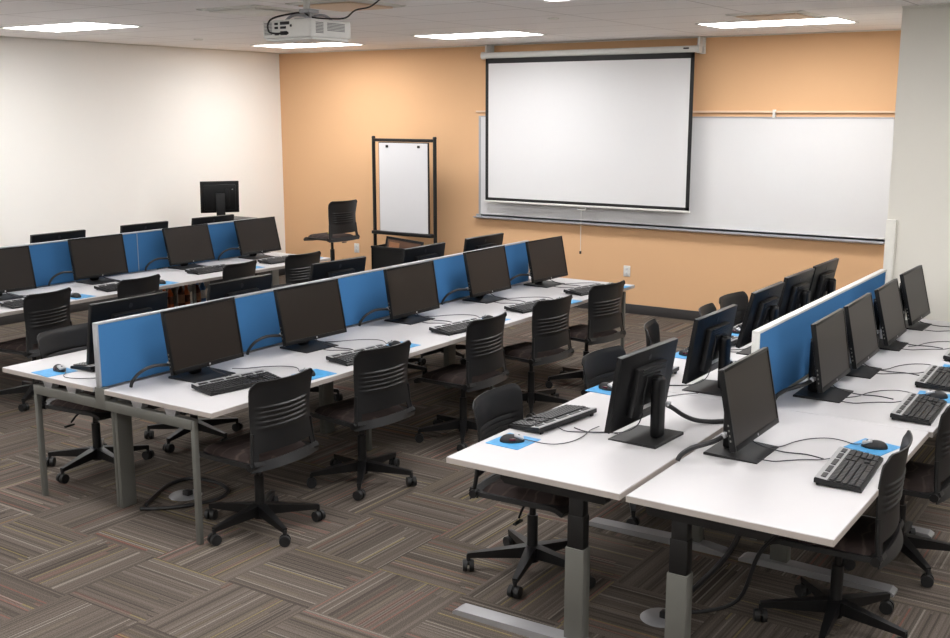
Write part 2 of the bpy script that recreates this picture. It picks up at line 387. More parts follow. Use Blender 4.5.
# ------------------------------------------------------------------ monitor
def bitmap_logo(mb, cx, cy, cz, s):   # small round badge
    mb.cyl((cx, cy, cz), (cx+.0015, cy, cz), s, s, 16)
def make_monitor(tilt, seed, ZC=.243, flat=False):
    """origin on desk under panel centre, screen faces +X; panel .55 x .35 centred at z .243"""
    rnd = random.Random(seed)
    t = empty('computer_monitor', '', 'computer monitor')
    ry = -tilt
    def pan(mb, name, m, parent=t, smooth=True):
        o = mb.build(name, m, parent, smooth); o.location = (.0, 0, ZC); o.rotation_euler = (0, ry, 0); return o
    W, Hh = .54, .35
    f = MB()
    bz = .014
    f.b2(-.022, .0, -W/2, W/2, -Hh/2, Hh/2, .003)
    f.b2(-.004, .004, -W/2, W/2, Hh/2-bz, Hh/2, .0015); f.b2(-.004, .004, -W/2, W/2, -Hh/2, -Hh/2+.024, .0015)
    f.b2(-.004, .004, -W/2, -W/2+bz, -Hh/2, Hh/2, .0015); f.b2(-.004, .004, W/2-bz, W/2, -Hh/2, Hh/2, .0015)
    pan(f, 'panel_housing', 'bezel')
    pan(MB().b2(-.001, .0015, -W/2+bz, W/2-bz, -Hh/2+.024, Hh/2-bz), 'screen', 'screen', smooth=False)
    f = MB(); bitmap_logo(f, .0035, 0, -Hh/2+.012, .006); pan(f, 'badge', 'silver')
    # back cover : stepped bulge
    f = MB(); f.box((-.036, 0, -.01), (.034, .27, .23), .008, 2); f.box((-.052, 0, -.005), (.02, .13, .14), .005, 2)
    pan(f, 'back_cover', 'black')
    f = MB()
    for k in range(3): f.b2(-.056, -.05, -.11, .11, .099-k*.013, .104-k*.013)
    pan(f, 'vent_ribs', 'shell')
    f = MB(); bitmap_logo(f, -.0235, 0, Hh/2-.04, .014); pan(f, 'rear_emblem', 'shell')
    pan(MB().b2(-.0545, -.053, -.05, .04, -.1, -.072), 'rating_sticker', 'label')
    f = MB()
    for k in range(4): f.box((-.011, -W/2-.001, -.06-k*.022), (.006, .003, .009), .001, 1)
    pan(f, 'side_button', 'grey_metal')
    # stand
    MB().box((-.09, 0, .15), (.045, .08, .28), .016, 3).cyl((-.09, 0, .285), (-.09, 0, .298), .03, .02, 16).build('stand_column', 'bezel', t)
    MB().box((-.06, 0, ZC), (.05, .05, .07), .006).build('tilt_hinge', 'black', t)
    g = MB(); g.prism([(-.155, .0), (.085, .0), (.085, .005), (-.05, .011), (-.15, .013), (-.155, .010)], 1, -.14, .14)
    g.build('base_plate', 'black_matt', t, smooth=False)
    # black cable hose from the rear of the panel back to the desk centre
    s = -1
    cz = .09
    g = MB().tube([*([(-.045, -.18, .115), (-.07, -.24, .10), (-.11, -.27, .085), (-.155, -.285, .065), (-.19, -.30, .035), (-.20, -.31, .010)] if flat == 1 else [(-.045, -.18, .115), (-.06, -.22, .09), (-.09, -.27, .05), (-.13, -.32, .022), (-.18, -.37, .012), (-.23, -.42, .012)])], .011, 8, 5) if flat else MB().tube([(-.045, -.20, .105), (-.05, -.26, .115), (-.08, -.32, .115), (-.12, -.37, .085), (-.15, -.395, .04), (-.16, -.40, .008)], .009, 8, 5)
    g.build('cable_hose', 'cable', t)
    MB().box((-.045, -.185 if flat else -.215, .118), (.022, .04, .018), .003).build('cable_plug', 'silver', t)
    MB().tube([(-.03, .03, .12), (.0, .02, .055), (.05, .05, .022), (.13, .07, .007), (.22, .10, .004), (.30, .08, .004)], .0028, 6, 4).build('usb_lead', 'cable_thin', t)
    return t
mon_proto = {}
FIRST = {}
def place_monitor(x, y, face, yaw, tilt, label, group, zc=.243, flat=False, z=.728):
    """face=+1 screen to +x, -1 to -x ; yaw as small rotation"""
    key = (round(tilt*25), round(zc*125), flat)
    rz = yaw if face > 0 else PI+yaw
    if key not in mon_proto:
        mon_proto[key] = make_monitor(key[0]/25, key[0], key[1]/125, flat); o = mon_proto[key]
        o.location = (x, y, z); o.rotation_euler = (0, 0, rz); o['label'] = label; o['group'] = group
        return o
    return dup(mon_proto[key], (x, y, z), rz, label, group)

ordn = ['nearest the camera', 'second from the camera', 'third from the camera', 'fourth from the camera', 'farthest from the camera']
o5 = ordn
for i, (x, y, yaw, tl, zc) in enumerate([(-4.53, 4.064, .042, .178, .236), (-4.545, 4.961, -.049, .192, .232), (-4.56, 6.03, -.023, .17, .222), (-4.575, 7.03, -.027, .19, .232), (-4.565, 7.94, -.048, .207, .222)]):
    place_monitor(x, y, 1, yaw, tl, 'black monitor, screen toward us, on the middle desk row, ' + o5[i], 'monitors on the near side of the middle desk row', zc)
q1 = ['cut by the left photo edge', 'second from the left photo edge', 'third from the left photo edge', 'at its far end']
for i, (x, y, yaw, tl) in enumerate([(-7.80, 4.94, -.05, .19), (-7.87, 5.915, -.02, .176), (-7.89, 6.945, -.0, .224), (-7.86, 7.82, -.02, .25)]):
    place_monitor(x, y, 1, yaw, tl, 'black monitor, screen toward us, on the left desk row, ' + q1[i], 'monitors on the near side of the left desk row', .228)
for i, (x, y, yaw, tl, zc) in enumerate([(-1.525, 4.435, -.008, .2, .246), (-1.509, 5.61, .012, .15, .246), (-1.51, 6.22, .019, .203, .245), (-1.542, 7.04, .02, .24, .228), (-1.555, 7.79, -.013, .25, .220)]):
    place_monitor(x, y, 1, yaw, tl, 'black monitor facing right on right side of right desk row, ' + o5[i], 'monitors on the right side of the right desks', zc, 1)
for i, (x, y, yaw, tl, zc) in enumerate([(-2.031, 4.393, -.051, .176, .250), (-2.108, 5.404, -.011, .15, .250), (-2.185, 6.413, 0, .22, .236), (-2.2, 7.10, -.02, .183, .236), (-2.2, 7.703, -.01, .182, .236)]):
    place_monitor(x, y, -1, yaw, tl, 'black monitor seen from behind, left side of right desk row, ' + o5[i], 'monitors on the left side of the right desks', zc, 2)
for i, (x, y, yaw, tl) in enumerate([(-5.082, 3.979, 0, .178), (-5.07, 4.839, 0, .178), (-5.14, 5.87, -.06, .185), (-5.12, 6.88, 0, .18), (-5.10, 7.72, -.04, .178)]):
    place_monitor(x, y, -1, yaw, tl, 'black monitor back rising behind the middle blue screen, ' + o5[i], 'monitors behind the middle blue screen')
for i, (x, y) in enumerate([(-8.36, 5.85), (-8.35, 6.785), (-8.33, 7.63)]):
    place_monitor(x, y, -1, -.02, .178, 'black monitor top edge peeking over the left blue screen, ' + ['leftmost of three', 'middle of three', 'rightmost of three'][i], 'monitors behind the left blue screen')

# ------------------------------------------------------------------ keyboard, mouse, pad
def make_keyboard():
    """origin centre on desk; user sits at +X side; length along Y"""
    t = empty('keyboard', '', 'keyboard')
    L, D = .46, .185
    z0, z1 = .012, .030   # front, rear top heights
    f = MB()
    f.prism([(D/2, .002), (D/2, .013), (D/2-.006, .017), (-D/2+.005, .036), (-D/2, .032), (-D/2, .014)], 1, -L/2, L/2)
    f.build('case', 'black', t, smooth=False)
    f = MB(); f.prism([(-D/2+.002, .0335), (-D/2+.05, .0295), (-D/2+.05, .0315), (-D/2+.004, .0375)], 1, -L/2+.003, L/2-.003)
    f.build('silver_strip', 'silver', t, smooth=False)
    def topz(x): return .017+(D/2-.006-x)/(D-.011)*.019
    f = MB()
    for j in range(3):
        pass
    for a, b in ((-.205, -.15), (-.13, -.05), (-.03, .05), (.07, .14), (.16, .21)):
        f.b2(-D/2+.020, -D/2+.040, a, b, topz(-D/2+.03)-.002, topz(-D/2+.03)+.004, .001, 1)
    rows = 5; kx0 = -D/2+.056; px_ = (D/2-.008-kx0)/rows
    for r in range(rows):
        xx = kx0+px_*(r+.5); zz = topz(xx)
        segs = []
        if r == 4:
            segs = [(-.22, -.197), (-.194, -.17), (-.167, -.14), (-.137, -.02), (-.017, .01), (.013, .04), (.043, .065)]
        else:
            y = -.22; 
            while y < .06: segs.append((y, y+.0165)); y += .019
        segs += [(.078, .094), (.097, .113), (.116, .132)] if r in (0, 1, 4) else ([(.097, .113)] if r == 3 else [])
        segs += [(.145, .161), (.164, .18), (.183, .199), (.202, .218)]
        for a, b in segs:
            f.box((xx, (a+b)/2, zz+.003), (px_-.003, b-a-.001, .007), .0015, 1)
    f.build('keys', 'key', t, smooth=False)
    for s in (-1, 1):
        MB().b2(-D/2+.004, -D/2+.012, s*.2-.012, s*.2+.012, 0, .03, .002).build('foot', 'black', t)
    MB().tube([(-D/2, .1, .02), (-D/2-.05, .1, .005), (-D/2-.11, .07, .004), (-D/2-.17, .02, .004), (-D/2-.22, -.02, .004), (-D/2-.29, -.02, .005)], .0024, 6, 4).build('cord', 'cable_thin', t)
    return t
def make_mouse():
    """origin centre on pad, front toward -X"""
    t = empty('computer_mouse', '', 'computer mouse')
    bm = bmesh.new(); bmesh.ops.create_uvsphere(bm, u_segments=20, v_segments=12, radius=1)
    for v in bm.verts:
        x, y, z = v.co
        w = 1-.12*x*x
        v.co = Vector((x*.057, y*.032*(1-.15*abs(x)**2+.05*x), (max(z, -.12)+.12)*.031*(1+.18*x)))
    m = MB(); m.bm.free(); m.bm = bm; m.build('mouse_body', 'black_matt', t)
    # silver front buttons
    m = MB(); m.box((-.03, 0, .024), (.045, .04, .012), .005, 3, Matrix.Rotation(R(-18), 3, 'Y')); m.build('silver_button', 'silver', t)
    MB().cyl((-.03, -.003, .0275), (-.03, .003, .0275), .006, .006, 14).build('scroll_wheel', 'black', t)
    MB().box((.0, .027, .016), (.03, .01, .012), .004).build('side_panel', 'red', t)
    MB().tube([(-.055, 0, .01), (-.09, .005, .004), (-.14, .04, .003), (-.2, .05, .003), (-.27, .01, .003), (-.33, -.07, .003), (-.37, -.16, .003), (-.42, -.22, .004)], .0022, 6, 4).build('cord', 'cable_thin', t)
    return t
def make_pad():
    m = MB(); m.box((0, 0, .0015), (.175, .19, .003), .0012, 1)
    o = m.build('mouse_pad', 'pad'); o['category'] = 'mouse pad'; return o
kb0 = mo0 = pd0 = None
TZ = .728
def kb(x, y, rz, label, group):
    global kb0
    if kb0 is None: kb0 = make_keyboard(); o = kb0; o.location = (x, y, TZ); o.rotation_euler = (0, 0, rz); o['label'] = label; o['group'] = group
    else: dup(kb0, (x, y, TZ), rz, label, group)
def mouse(x, y, rz, label, group, z=TZ+.003):
    global mo0
    if mo0 is None: mo0 = make_mouse(); o = mo0; o.location = (x, y, z); o.rotation_euler = (0, 0, rz); o['label'] = label; o['group'] = group
    else: dup(mo0, (x, y, z), rz, label, group)
def pad(x, y, rz, label, group):
    global pd0
    if pd0 is None: pd0 = make_pad(); o = pd0
    else: o = pd0.copy(); COL.objects.link(o)
    o.location = (x, y, TZ); o.rotation_euler = (0, 0, rz); o['label'] = label; o['group'] = group

# near side users (sit at +x) -> rz about 0 ; far side users rz about pi
row2 = [(-4.24, 4.02, -.17, (-4.066, 4.41), 3), (-4.10, 4.93, -.12, (-4.12, 5.28), 3), (-4.10, 5.97, -.14, (-4.10, 6.33), 3), (-4.10, 6.92, -.16, (-4.03, 7.28), 3), (-4.10, 7.83, -.18, (-4.03, 8.14), 3)]
for i, (x, y, rz, mp, _) in enumerate(row2):
    kb(x, y, rz, 'black keyboard on the middle desk row, ' + o5[i], 'keyboards on the middle desk row')
    pad(mp[0]-.0, mp[1]+.03, rz*.6, 'blue mouse pad on the near side of the middle desk row, ' + o5[i], 'mouse pads on the middle desk row')
    mouse(mp[0]-.02, mp[1], rz, 'black mouse on blue pad on the middle desk row, ' + o5[i], 'mice on the middle desk row')
row1 = [(-7.42, 4.94, 0, (-7.38, 5.30)), (-7.45, 5.83, -.06, (-7.36, 6.14)), (-7.56, 6.9, -.05, (-7.42, 7.24)), (-7.49, 7.75, -.03, (-7.4, 8.05))]
for i, (x, y, rz, mp) in enumerate(row1):
    q = ['leftmost in the photo', 'second from the left photo edge', 'third from the left photo edge', 'at the far end'][i]
    kb(x, y, rz, 'black keyboard on the left desk row, ' + q, 'keyboards on the left desk row')
    pad(mp[0], mp[1]+.03, rz, 'blue mouse pad on the left desk row, ' + q, 'mouse pads on the left desk row')
    mouse(mp[0], mp[1], rz, 'black mouse on the left desk row, ' + q, 'mice on the left desk row')
row3 = [(-1.085, 4.40, .06, (-1.085, 4.80)), (-1.05, 5.53, .03, (-1.035, 5.86)), (-1.09, 6.25, .03, (-1.05, 6.58)), (-1.09, 7.0, .03, (-1.05, 7.33)), (-1.08, 7.7, .03, None)]
for i, (x, y, rz, mp) in enumerate(row3):
    kb(x, y, rz, 'black keyboard on the right side of the right desks, ' + o5[i], 'keyboards on the right side of the right desk row')
    if mp:
        pad(mp[0]-.01, mp[1]+.01, -.25 if i == 0 else .05, 'blue mouse pad on the right side of the right desks, ' + o5[i], 'mouse pads on the right side of the right desk row')
        mouse(mp[0], mp[1], .15, 'black mouse on the right side of the right desks, ' + o5[i], 'mice on the right side of the right desk row')
row4 = [(-2.475, 4.375, PI-.13, (-2.465, 3.985)), (-2.46, 5.40, PI, (-2.53, 5.06)), (-2.46, 6.40, PI-.05, (-2.5, 6.06)), (-2.46, 7.25, PI, (-2.5, 6.88))]
for i, (x, y, rz, mp) in enumerate(row4):
    kb(x, y, rz, 'black keyboard on the left side of the right desks, ' + o5[i], 'keyboards on the left side of the right desk row')
    pad(mp[0], mp[1]+(.01 if i == 0 else 0), PI-.05, 'blue mouse pad on the left side of the right desks, ' + o5[i], 'mouse pads on the left side of the right desk row')
    mouse(mp[0], mp[1], PI-.1 if i else PI+.6, 'black mouse on the left side of the right desks, ' + o5[i], 'mice on the left side of the right desk row')
pad(-5.34, 3.66, PI-.1, 'blue mouse pad at the left front corner of the middle desk row', 'mouse pads behind the middle blue screen')
mouse(-5.335, 3.69, PI-.2, 'silver and black mouse at the left front corner of the middle desk row', 'mice behind the middle blue screen')
kb(-5.24, 3.99, PI, 'black keyboard half hidden behind the front end of the middle blue screen', 'keyboards behind the middle blue screen')

# ------------------------------------------------------------------ bench desks (rows 1, 2)
def bench(xc, half, gap, y0, y1, label, slabel, ztop, scr0, scr1, seams, frames):
    t = empty('bench_desk', label, 'desk', (xc, y0, 0)); Ln = y1-y0
    for s in (-1, 1):
        a, b = sorted((s*gap, s*half))
        o = MB().b2(a, b, 0, Ln, TZ-.028, TZ, .002, 1).build('worktop', 'laminate', t)
        e = MB(); e.b2(a, b, -.0012, 0, TZ-.027, TZ-.003); e.b2(*(sorted((s*half, s*half+s*.0012))), 0, Ln, TZ-.027, TZ-.003)
        e.build('edge_band', 'edge', o, smooth=False)
    for fy, hl, hr in frames:
        f = MB().b2(-hl, hr, fy-.02, fy+.02, TZ-.115, TZ-.062, .003).build('frame_beam', 'grey_metal', t)
        for s in (-1, 1):
            hw = hl if s < 0 else hr
            MB().b2(s*hw-.013, s*hw+.013, fy-.015, fy+.015, 0, TZ-.062, .003).build('leg', 'grey_metal', t)
            for q in (.42, .78):
                g = MB(); xx = s*hw*q
                g.prism([(xx-.03, TZ-.062), (xx+.03, TZ-.062), (xx+.045, TZ-.03), (xx-.045, TZ-.03)], 1, fy-.015, fy+.03)
                g.build('worktop_bracket', 'light_metal', t, smooth=False)
        MB().b2(-.08, -.058, fy+.11, fy+.21, 0, TZ-.1, .004).b2(-.054, -.03, fy+.11, fy+.21, 0, TZ-.1, .004).b2(-.076, -.034, fy+.115, fy+.205, 0, TZ-.1).build('center_leg', 'grey_metal', t)
        MB().b2(-.03, .05, fy-.022, fy+.02, TZ-.11, TZ+.004, .003).build('screen_post', 'grey_metal', t)
    MB().b2(-half*.72, -half*.72+.03, .04, Ln-.04, TZ-.06, TZ-.03).build('support_rail', 'black', t)
    MB().b2(half*.72-.03, half*.72, .04, Ln-.04, TZ-.06, TZ-.03).build('support_rail', 'black', t)
    tr = MB(); tr.b2(-.09, .09, .2, Ln-.2, TZ-.17, TZ-.165); tr.b2(-.092, -.088, .2, Ln-.2, TZ-.17, TZ-.11); tr.b2(.088, .092, .2, Ln-.2, TZ-.17, TZ-.11)
    tr.build('cable_tray', 'black', t, smooth=False)
    ds = empty('divider_screen', slabel, 'divider', (xc, scr0, TZ+.005))
    Ls = scr1-scr0; hs = ztop-TZ-.005
    MB().b2(-.014, .014, .012, Ls, 0, hs-.012).build('fabric_panel', 'blue', ds, smooth=False)
    MB().b2(-.017, .017, 0, Ls+.004, hs-.012, hs, .003).b2(-.017, .017, 0, .014, 0, hs-.01, .003).b2(-.017, .017, Ls-.004, Ls+.01, 0, hs-.01, .003).build('trim', 'alu', ds)
    for sy_ in seams:
        MB().b2(-.0152, .0152, sy_-scr0-.003, sy_-scr0+.003, 0, hs-.014).build('seam_strip', 'alu', ds, smooth=False)
    return t
bench(-4.82, .87, .045, 3.56, 8.36, 'long white double sided desk standing in the middle of the room', 'long blue fabric divider screen along the middle desk row', 1.086, 3.56, 8.02, [], [(.02, .58, .72), (1.72, .45, .45), (3.2, .45, .45), (4.76, .56, .79)])
bench(-8.1, .84, .045, 3.56, 8.22, 'long white double sided desk standing near the left wall', 'long blue fabric divider screen along the left desk row', 1.098, 3.5, 8.05, [6.5], [(.02, .56, .76), (1.72, .45, .45), (3.2, .45, .45), (4.6, .56, .76)])

# ------------------------------------------------------------------ adjustable tables (row 3)
def adj_table(xa, xb, ya, yb, colx, legs, label, foot):
    t = empty('adjustable_table', label, 'table', ((xa+xb)/2, ya, 0), 0, 'white tables of the right desk row')
    cx = (xa+xb)/2; hw = (xb-xa)/2; Ln = yb-ya
    o = MB().b2(-hw, hw, 0, Ln, TZ-.028, TZ, .002, 1).build('worktop', 'laminate', t)
    e = MB(); e.b2(-hw, hw, -.0012, 0, TZ-.027, TZ-.003); e.b2(-hw-.0012, -hw, 0, Ln, TZ-.027, TZ-.003); e.b2(hw, hw+.0012, 0, Ln, TZ-.027, TZ-.003)
    e.build('edge_band', 'edge', o, smooth=False)
    c = colx-cx
    for ly in legs:
        g = MB(); sgn = 1 if c > 0 else -1
        g.prism([(c-.36 if c > 0 else c-.14, TZ-.060), (c-.34 if c > 0 else c-.13, TZ-.078), (c+.13 if c > 0 else c+.34, TZ-.078), (c+.14 if c > 0 else c+.36, TZ-.060), (c+.14 if c > 0 else c+.36, TZ-.029), (c-.36 if c > 0 else c-.14, TZ-.029)], 1, ly-.03, ly+.03)
        g.build('support_arm', 'black', t, smooth=False)
        MB().b2(c-.033, c+.033, ly-.025, ly+.025, .40, TZ-.045, .004).b2(c-.037, c+.037, ly-.027, ly+.027, .40, .575, .004).build('inner_column', 'black', t)
        MB().b2(c-.043, c+.043, ly-.032, ly+.032, .02, .435, .004).build('outer_column', 'grey_metal', t)
        f0, f1 = foot[0]-cx, foot[1]-cx
        g = MB(); g.prism([(f0, .012), (f0+.02, .024), (c-.08, .034), (c+.08, .034), (f1-.02, .024), (f1, .012), (f1, 0), (f0, 0)], 1, ly-.06, ly+.02)
        g.build('foot', 'light_metal', t, smooth=False)
    MB().b2(c-.02, c+.02, legs[0], legs[-1], TZ-.1, TZ-.05, .003).build('crossbar', 'black', t)
    return t
YM = 6.65
adj_table(-2.59, -1.765, 3.65, 5.20, -1.98, (.07, 1.33), 'white adjustable table at the front left of the right desk row', (-2.57, -1.79))
adj_table(-1.735, -.937, 3.65, 5.20, -1.53, (.07, 1.33), 'white adjustable table at the front right of the right desk row', (-1.72, -.98))
adj_table(-2.59, -1.775, 5.205, 8.10, -1.98, (.595, 1.43, 2.8), 'white rear table on the left of the blue screen in the right desk row', (-2.57, -1.79))
rt = adj_table(-1.725, -.921, 5.205, 8.10, -1.53, (.595, 1.43, 2.8), 'white rear table on the right of the blue screen in the right desk row', (-1.72, -.98))
ds = empty('divider_screen', 'blue fabric divider screen standing between the rear tables of the right desk row', 'divider', (-1.75, 5.10, 0))
MB().b2(-.016, .016, .012, 2.53, TZ-.02, 1.118).build('fabric_panel', 'blue', ds, smooth=False)
MB().b2(-.019, .019, 0, 2.545, 1.116, 1.13, .002).b2(-.019, .019, 0, .014, TZ-.03, 1.12, .002).b2(-.019, .019, 2.53, 2.545, TZ-.03, 1.12, .002).build('trim', 'white_plastic', ds)
MB().b2(-.022, .022, 0.12, 2.53, TZ-.03, TZ+.012, .002).build('lower_rail', 'grey_metal', ds)
MB().b2(-.015, .015, .12, .16, .0, TZ-.03).b2(-.015, .015, 2.4, 2.44, 0, TZ-.03).build('post', 'grey_metal', ds)

# ------------------------------------------------------------------ task chair
def make_chair(stool=False):
    dz = .31 if stool else 0
    name = 'drafting_stool' if stool else 'task_chair'
    t = empty(name, '', 'stool' if stool else 'chair')
    # base (spokes) : first spoke points to angle a0
    f = MB(); f.cyl((0, 0, .055), (0, 0, .125), .034, .036, 20)
    a0 = R(36)
    for k in range(5):
        a = a0+2*PI*k/5; c, s = math.cos(a), math.sin(a)
        r0, r1 = .02, .315
        bm = f.bm
        def P(r, w, z): return [bm.verts.new((c*r-s*w, s*r+c*w, z)), bm.verts.new((c*r+s*w, s*r-c*w, z))]
        A = P(r0, .026, .135); B = P(r0, .024, .075); C = P(r1, .012, .094); D = P(r1, .010, .070)
        bm.faces.new((A[0], A[1], C[1], C[0])); bm.faces.new((B[1], B[0], D[0], D[1]))
        bm.faces.new((A[0], C[0], D[0], B[0])); bm.faces.new((A[1], B[1], D[1], C[1]))
        bm.faces.new((C[0], C[1], D[1], D[0])); bm.faces.new((A[0], B[0], B[1], A[1]))
    f.build('star_base', 'black', t, ang=25)
    for k in range(5):
        a = a0+2*PI*k/5; c, s = math.cos(a)*.31, math.sin(a)*.31
        b = a+.6+k*1.3; dx, dy = math.cos(b), math.sin(b)
        g = MB().cyl((c, s, .05), (c, s, .085), .010, .010, 10)
        for q in (-1, 1):
            g.cyl((c+dx*q*.006, s+dy*q*.006, .030), (c+dx*q*.027, s+dy*q*.027, .030), .030, .028, 20)
        g.box((c, s, .042), (.03, .03, .02), .006)
        g.build('caster', 'black_matt', t)
    MB().cyl((0, 0, .11), (0, 0, .29+dz), .026, .026, 20).cyl((0, 0, .29+dz), (0, 0, .40+dz), .016, .016, 16).cyl((0, 0, .375+dz), (0, 0, .405+dz), .03, .05, 16).build('gas_lift', 'black', t)
    if stool:
        g = MB(); n = 28
        g.tube([(math.cos(2*PI*k/n)*.22, math.sin(2*PI*k/n)*.22, .30) for k in range(n+1)], .011, 8, 1)
        for k in range(3): g.cyl((0, 0, .30), (math.cos(2*PI*k/3)*.22, math.sin(2*PI*k/3)*.22, .30), .009, .009, 8)
        g.build('foot_ring', 'black', t)
    g = MB().tube([(.02, -.02, .40+dz), (.04, -.16, .395+dz), (.05, -.23, .36+dz)], .006, 8, 4).box((.055, -.25, .345+dz), (.02, .07, .012), .005, 2, Matrix.Rotation(R(30), 3, 'X') if False else None)
    g.build('height_lever', 'black', t)
    # seat pan : curved grid, solid
    def grid_obj(fn, nu, nv, th, name, m, hole=None):
        mb = MB(); bm = mb.bm
        F = [[Vector(fn(i/nu, j/nv)) for i in range(nu+1)] for j in range(nv+1)]
        def nrm(i, j):
            a = F[j][min(i+1, nu)]-F[j][max(i-1, 0)]; b = F[min(j+1, nv)][i]-F[max(j-1, 0)][i]
            n = a.cross(b); return n.normalized() if n.length > 1e-9 else Vector((1, 0, 0))
        A = [[bm.verts.new(F[j][i]+nrm(i, j)*th/2) for i in range(nu+1)] for j in range(nv+1)]
        B = [[bm.verts.new(F[j][i]-nrm(i, j)*th/2) for i in range(nu+1)] for j in range(nv+1)]
        keep = [[not (hole and hole((i+.5)/nu, (j+.5)/nv)) for i in range(nu)] for j in range(nv)]
        K = lambda i, j: 0 <= i < nu and 0 <= j < nv and keep[j][i]
        for j in range(nv):
            for i in range(nu):
                if not keep[j][i]: continue
                bm.faces.new((A[j][i], A[j][i+1], A[j+1][i+1], A[j+1][i])); bm.faces.new((B[j][i], B[j+1][i], B[j+1][i+1], B[j][i+1]))
                for (di, dj, p, q) in ((-1, 0, (j, i), (j+1, i)), (1, 0, (j+1, i+1), (j, i+1)), (0, -1, (j, i+1), (j, i)), (0, 1, (j+1, i), (j+1, i+1))):
                    if not K(i+di, j+dj):
                        a, b = p, q
                        bm.faces.new((A[a[0]][a[1]], A[b[0]][b[1]], B[b[0]][b[1]], B[a[0]][a[1]]))
        bmesh.ops.delete(bm, geom=[v for v in bm.verts if not v.link_faces], context='VERTS')
        return mb.build(name, m, t, ang=50)
    def pan(u, v):      # u across, v rear->front
        y = (u-.5)*.46; x = -.215+v*.475
        r = min(1, (.5-abs(u-.5))*7)
        z = .418+dz+.012*(abs(u-.5)*2)**2+(.02*(max(0, .1-v)/.1))-(.03*(max(0, v-.85)/.15)**2)
        wsc = 1-.10*max(0, (v-.7)/.3)**2
        return (x-.0*r, y*wsc, z)
    grid_obj(pan, 16, 16, .022, 'seat_pan', 'shell')
    # upholstered cushion
    mb = MB(); bm = mb.bm; n = 18
    def cu(u, v, top):
        y = (u-.5)*.425; x = -.185+v*.43
        y *= 1-.10*max(0, (v-.7)/.3)**2
        # superellipse pull-in at corners
        a, b = abs(2*u-1), abs(2*v-1)
        k = (a**8+b**8); s = 1-.07*min(1, k/1.0)*(a*b)**3
        cx_, cy_ = .03, 0
        x = cx_+(x-cx_)*s; y = y*s
        e = max(a, b); dome = (1-max(0, (e-.6)/.4)**2.4)
        z = .432+dz+(.034*dome+.004 if top else 0)
        z += -.02*(max(0, v-.8)/.2)**2
        return (x, y, z)
    A = [[bm.verts.new(cu(i/n, j/n, True)) for i in range(n+1)] for j in range(n+1)]
    B = [[bm.verts.new(cu(i/n, j/n, False)) for i in range(n+1)] for j in range(n+1)]
    for j in range(n):
        for i in range(n):
            bm.faces.new((A[j][i], A[j][i+1], A[j+1][i+1], A[j+1][i])); bm.faces.new((B[j][i], B[j+1][i], B[j+1][i+1], B[j][i+1]))
    for k in range(n):
        bm.faces.new((A[0][k], B[0][k], B[0][k+1], A[0][k+1])); bm.faces.new((A[n][k+1], B[n][k+1], B[n][k], A[n][k]))
        bm.faces.new((A[k+1][0], B[k+1][0], B[k][0], A[k][0])); bm.faces.new((A[k][n], B[k][n], B[k+1][n], A[k+1][n]))
    mb.build('seat_cushion', 'cushion', t)
    # backrest shell: v 0 bottom -> 1 top
    ZB, ZT = .405, .868
    def shell(u, v):
        z = ZB+(ZT-ZB)*v
        a = 2*u-1
        # width profile : wide at flange, waist, wide at top
        w = .225+.018*max(0, 1-v/.16)-.012*math.sin(PI*min(1, max(0, (v-.1)/.75)))
        x = -.218-.012*math.sin(PI*v)*0-.055*max(0, v-.45)**1.3
        x += .05*a*a*(.35+.65*min(1, v*1.6)) - .0
        # rear flange bulging outward at the bottom
        x -= .024*max(0, 1-v/.11)*(1-a*a*.9)
        x -= .007*math.exp(-((v-1)/.04)**2)
        # louvers
        if .42 < v < .70 and abs(a) < .84:
            k = ((v-.42)/.056) % 1
            x -= .0075*(k)*(min(1, (.84-abs(a))*10))
        # top corner rounding
        c = max(0, abs(a)-.82)/.18; z -= .030*c*c*max(0, (v-.75)/.25)**2 if v > .75 else 0
        z += .004*a*a*v
        return (x, a*w, z+dz)
    def hole(u, v): return 0.10 < v < .195 and abs(2*u-1) < .80
    def vv(j):
        return j
    NV = 72
    grid_obj(shell, 24, NV, .007, 'backrest', 'shell', hole)
    for s in (-1, 1):
        g = MB(); g.tube([(-.17, s*.222, .418+dz), (-.195, s*.226, .43+dz), (-.188, s*.218, .50+dz), (-.182, s*.208, .60+dz)], .010, 8, 4)
        g.cyl((-.19, s*.21, .432+dz), (-.19, s*.246, .432+dz), .022, .020, 16)
        g.build('back_upright', 'black', t)
    return t
ch0 = None
def chair(x, y, deg, base, label, group):
    """deg = facing direction"""
    global ch0
    if ch0 is None: ch0 = make_chair(); o = ch0; o.location = (x, y, 0); o.rotation_euler = (0, 0, R(deg)); o['label'] = label; o['group'] = group
    else: o = dup(ch0, (x, y, 0), R(deg), label, group)
    for c in o.children:      # the star base swivels on its own
        if c.name.split('.')[0] in ('star_base', 'caster'): c.rotation_euler = (0, 0, R(base-deg-36))
for i, (x, y, dg, bs) in enumerate([(-4.01, 3.925, 179, 50), (-4.02, 4.79, 173, 18), (-4.01, 5.85, 179, 15), (-4.0, 6.73, 172, 13), (-3.985, 7.57, 170, 10)]):
    chair(x, y, dg, bs, 'black slotted chair on the near side of the middle desks, ' + o5[i], 'task chairs along the right side of the middle desk row')
for i, (x, y, dg, bs) in enumerate([(-7.29, 4.83, 188, 20), (-7.28, 5.68, 184, 40), (-7.24, 6.75, 186, 0), (-7.20, 7.56, 176, 30)]):
    chair(x, y, dg, bs, 'black slotted chair at the left desk row, ' + ['leftmost in the photo', 'second from the left photo edge', 'third from the left photo edge', 'at the far end of the row'][i], 'task chairs at the left desk row')
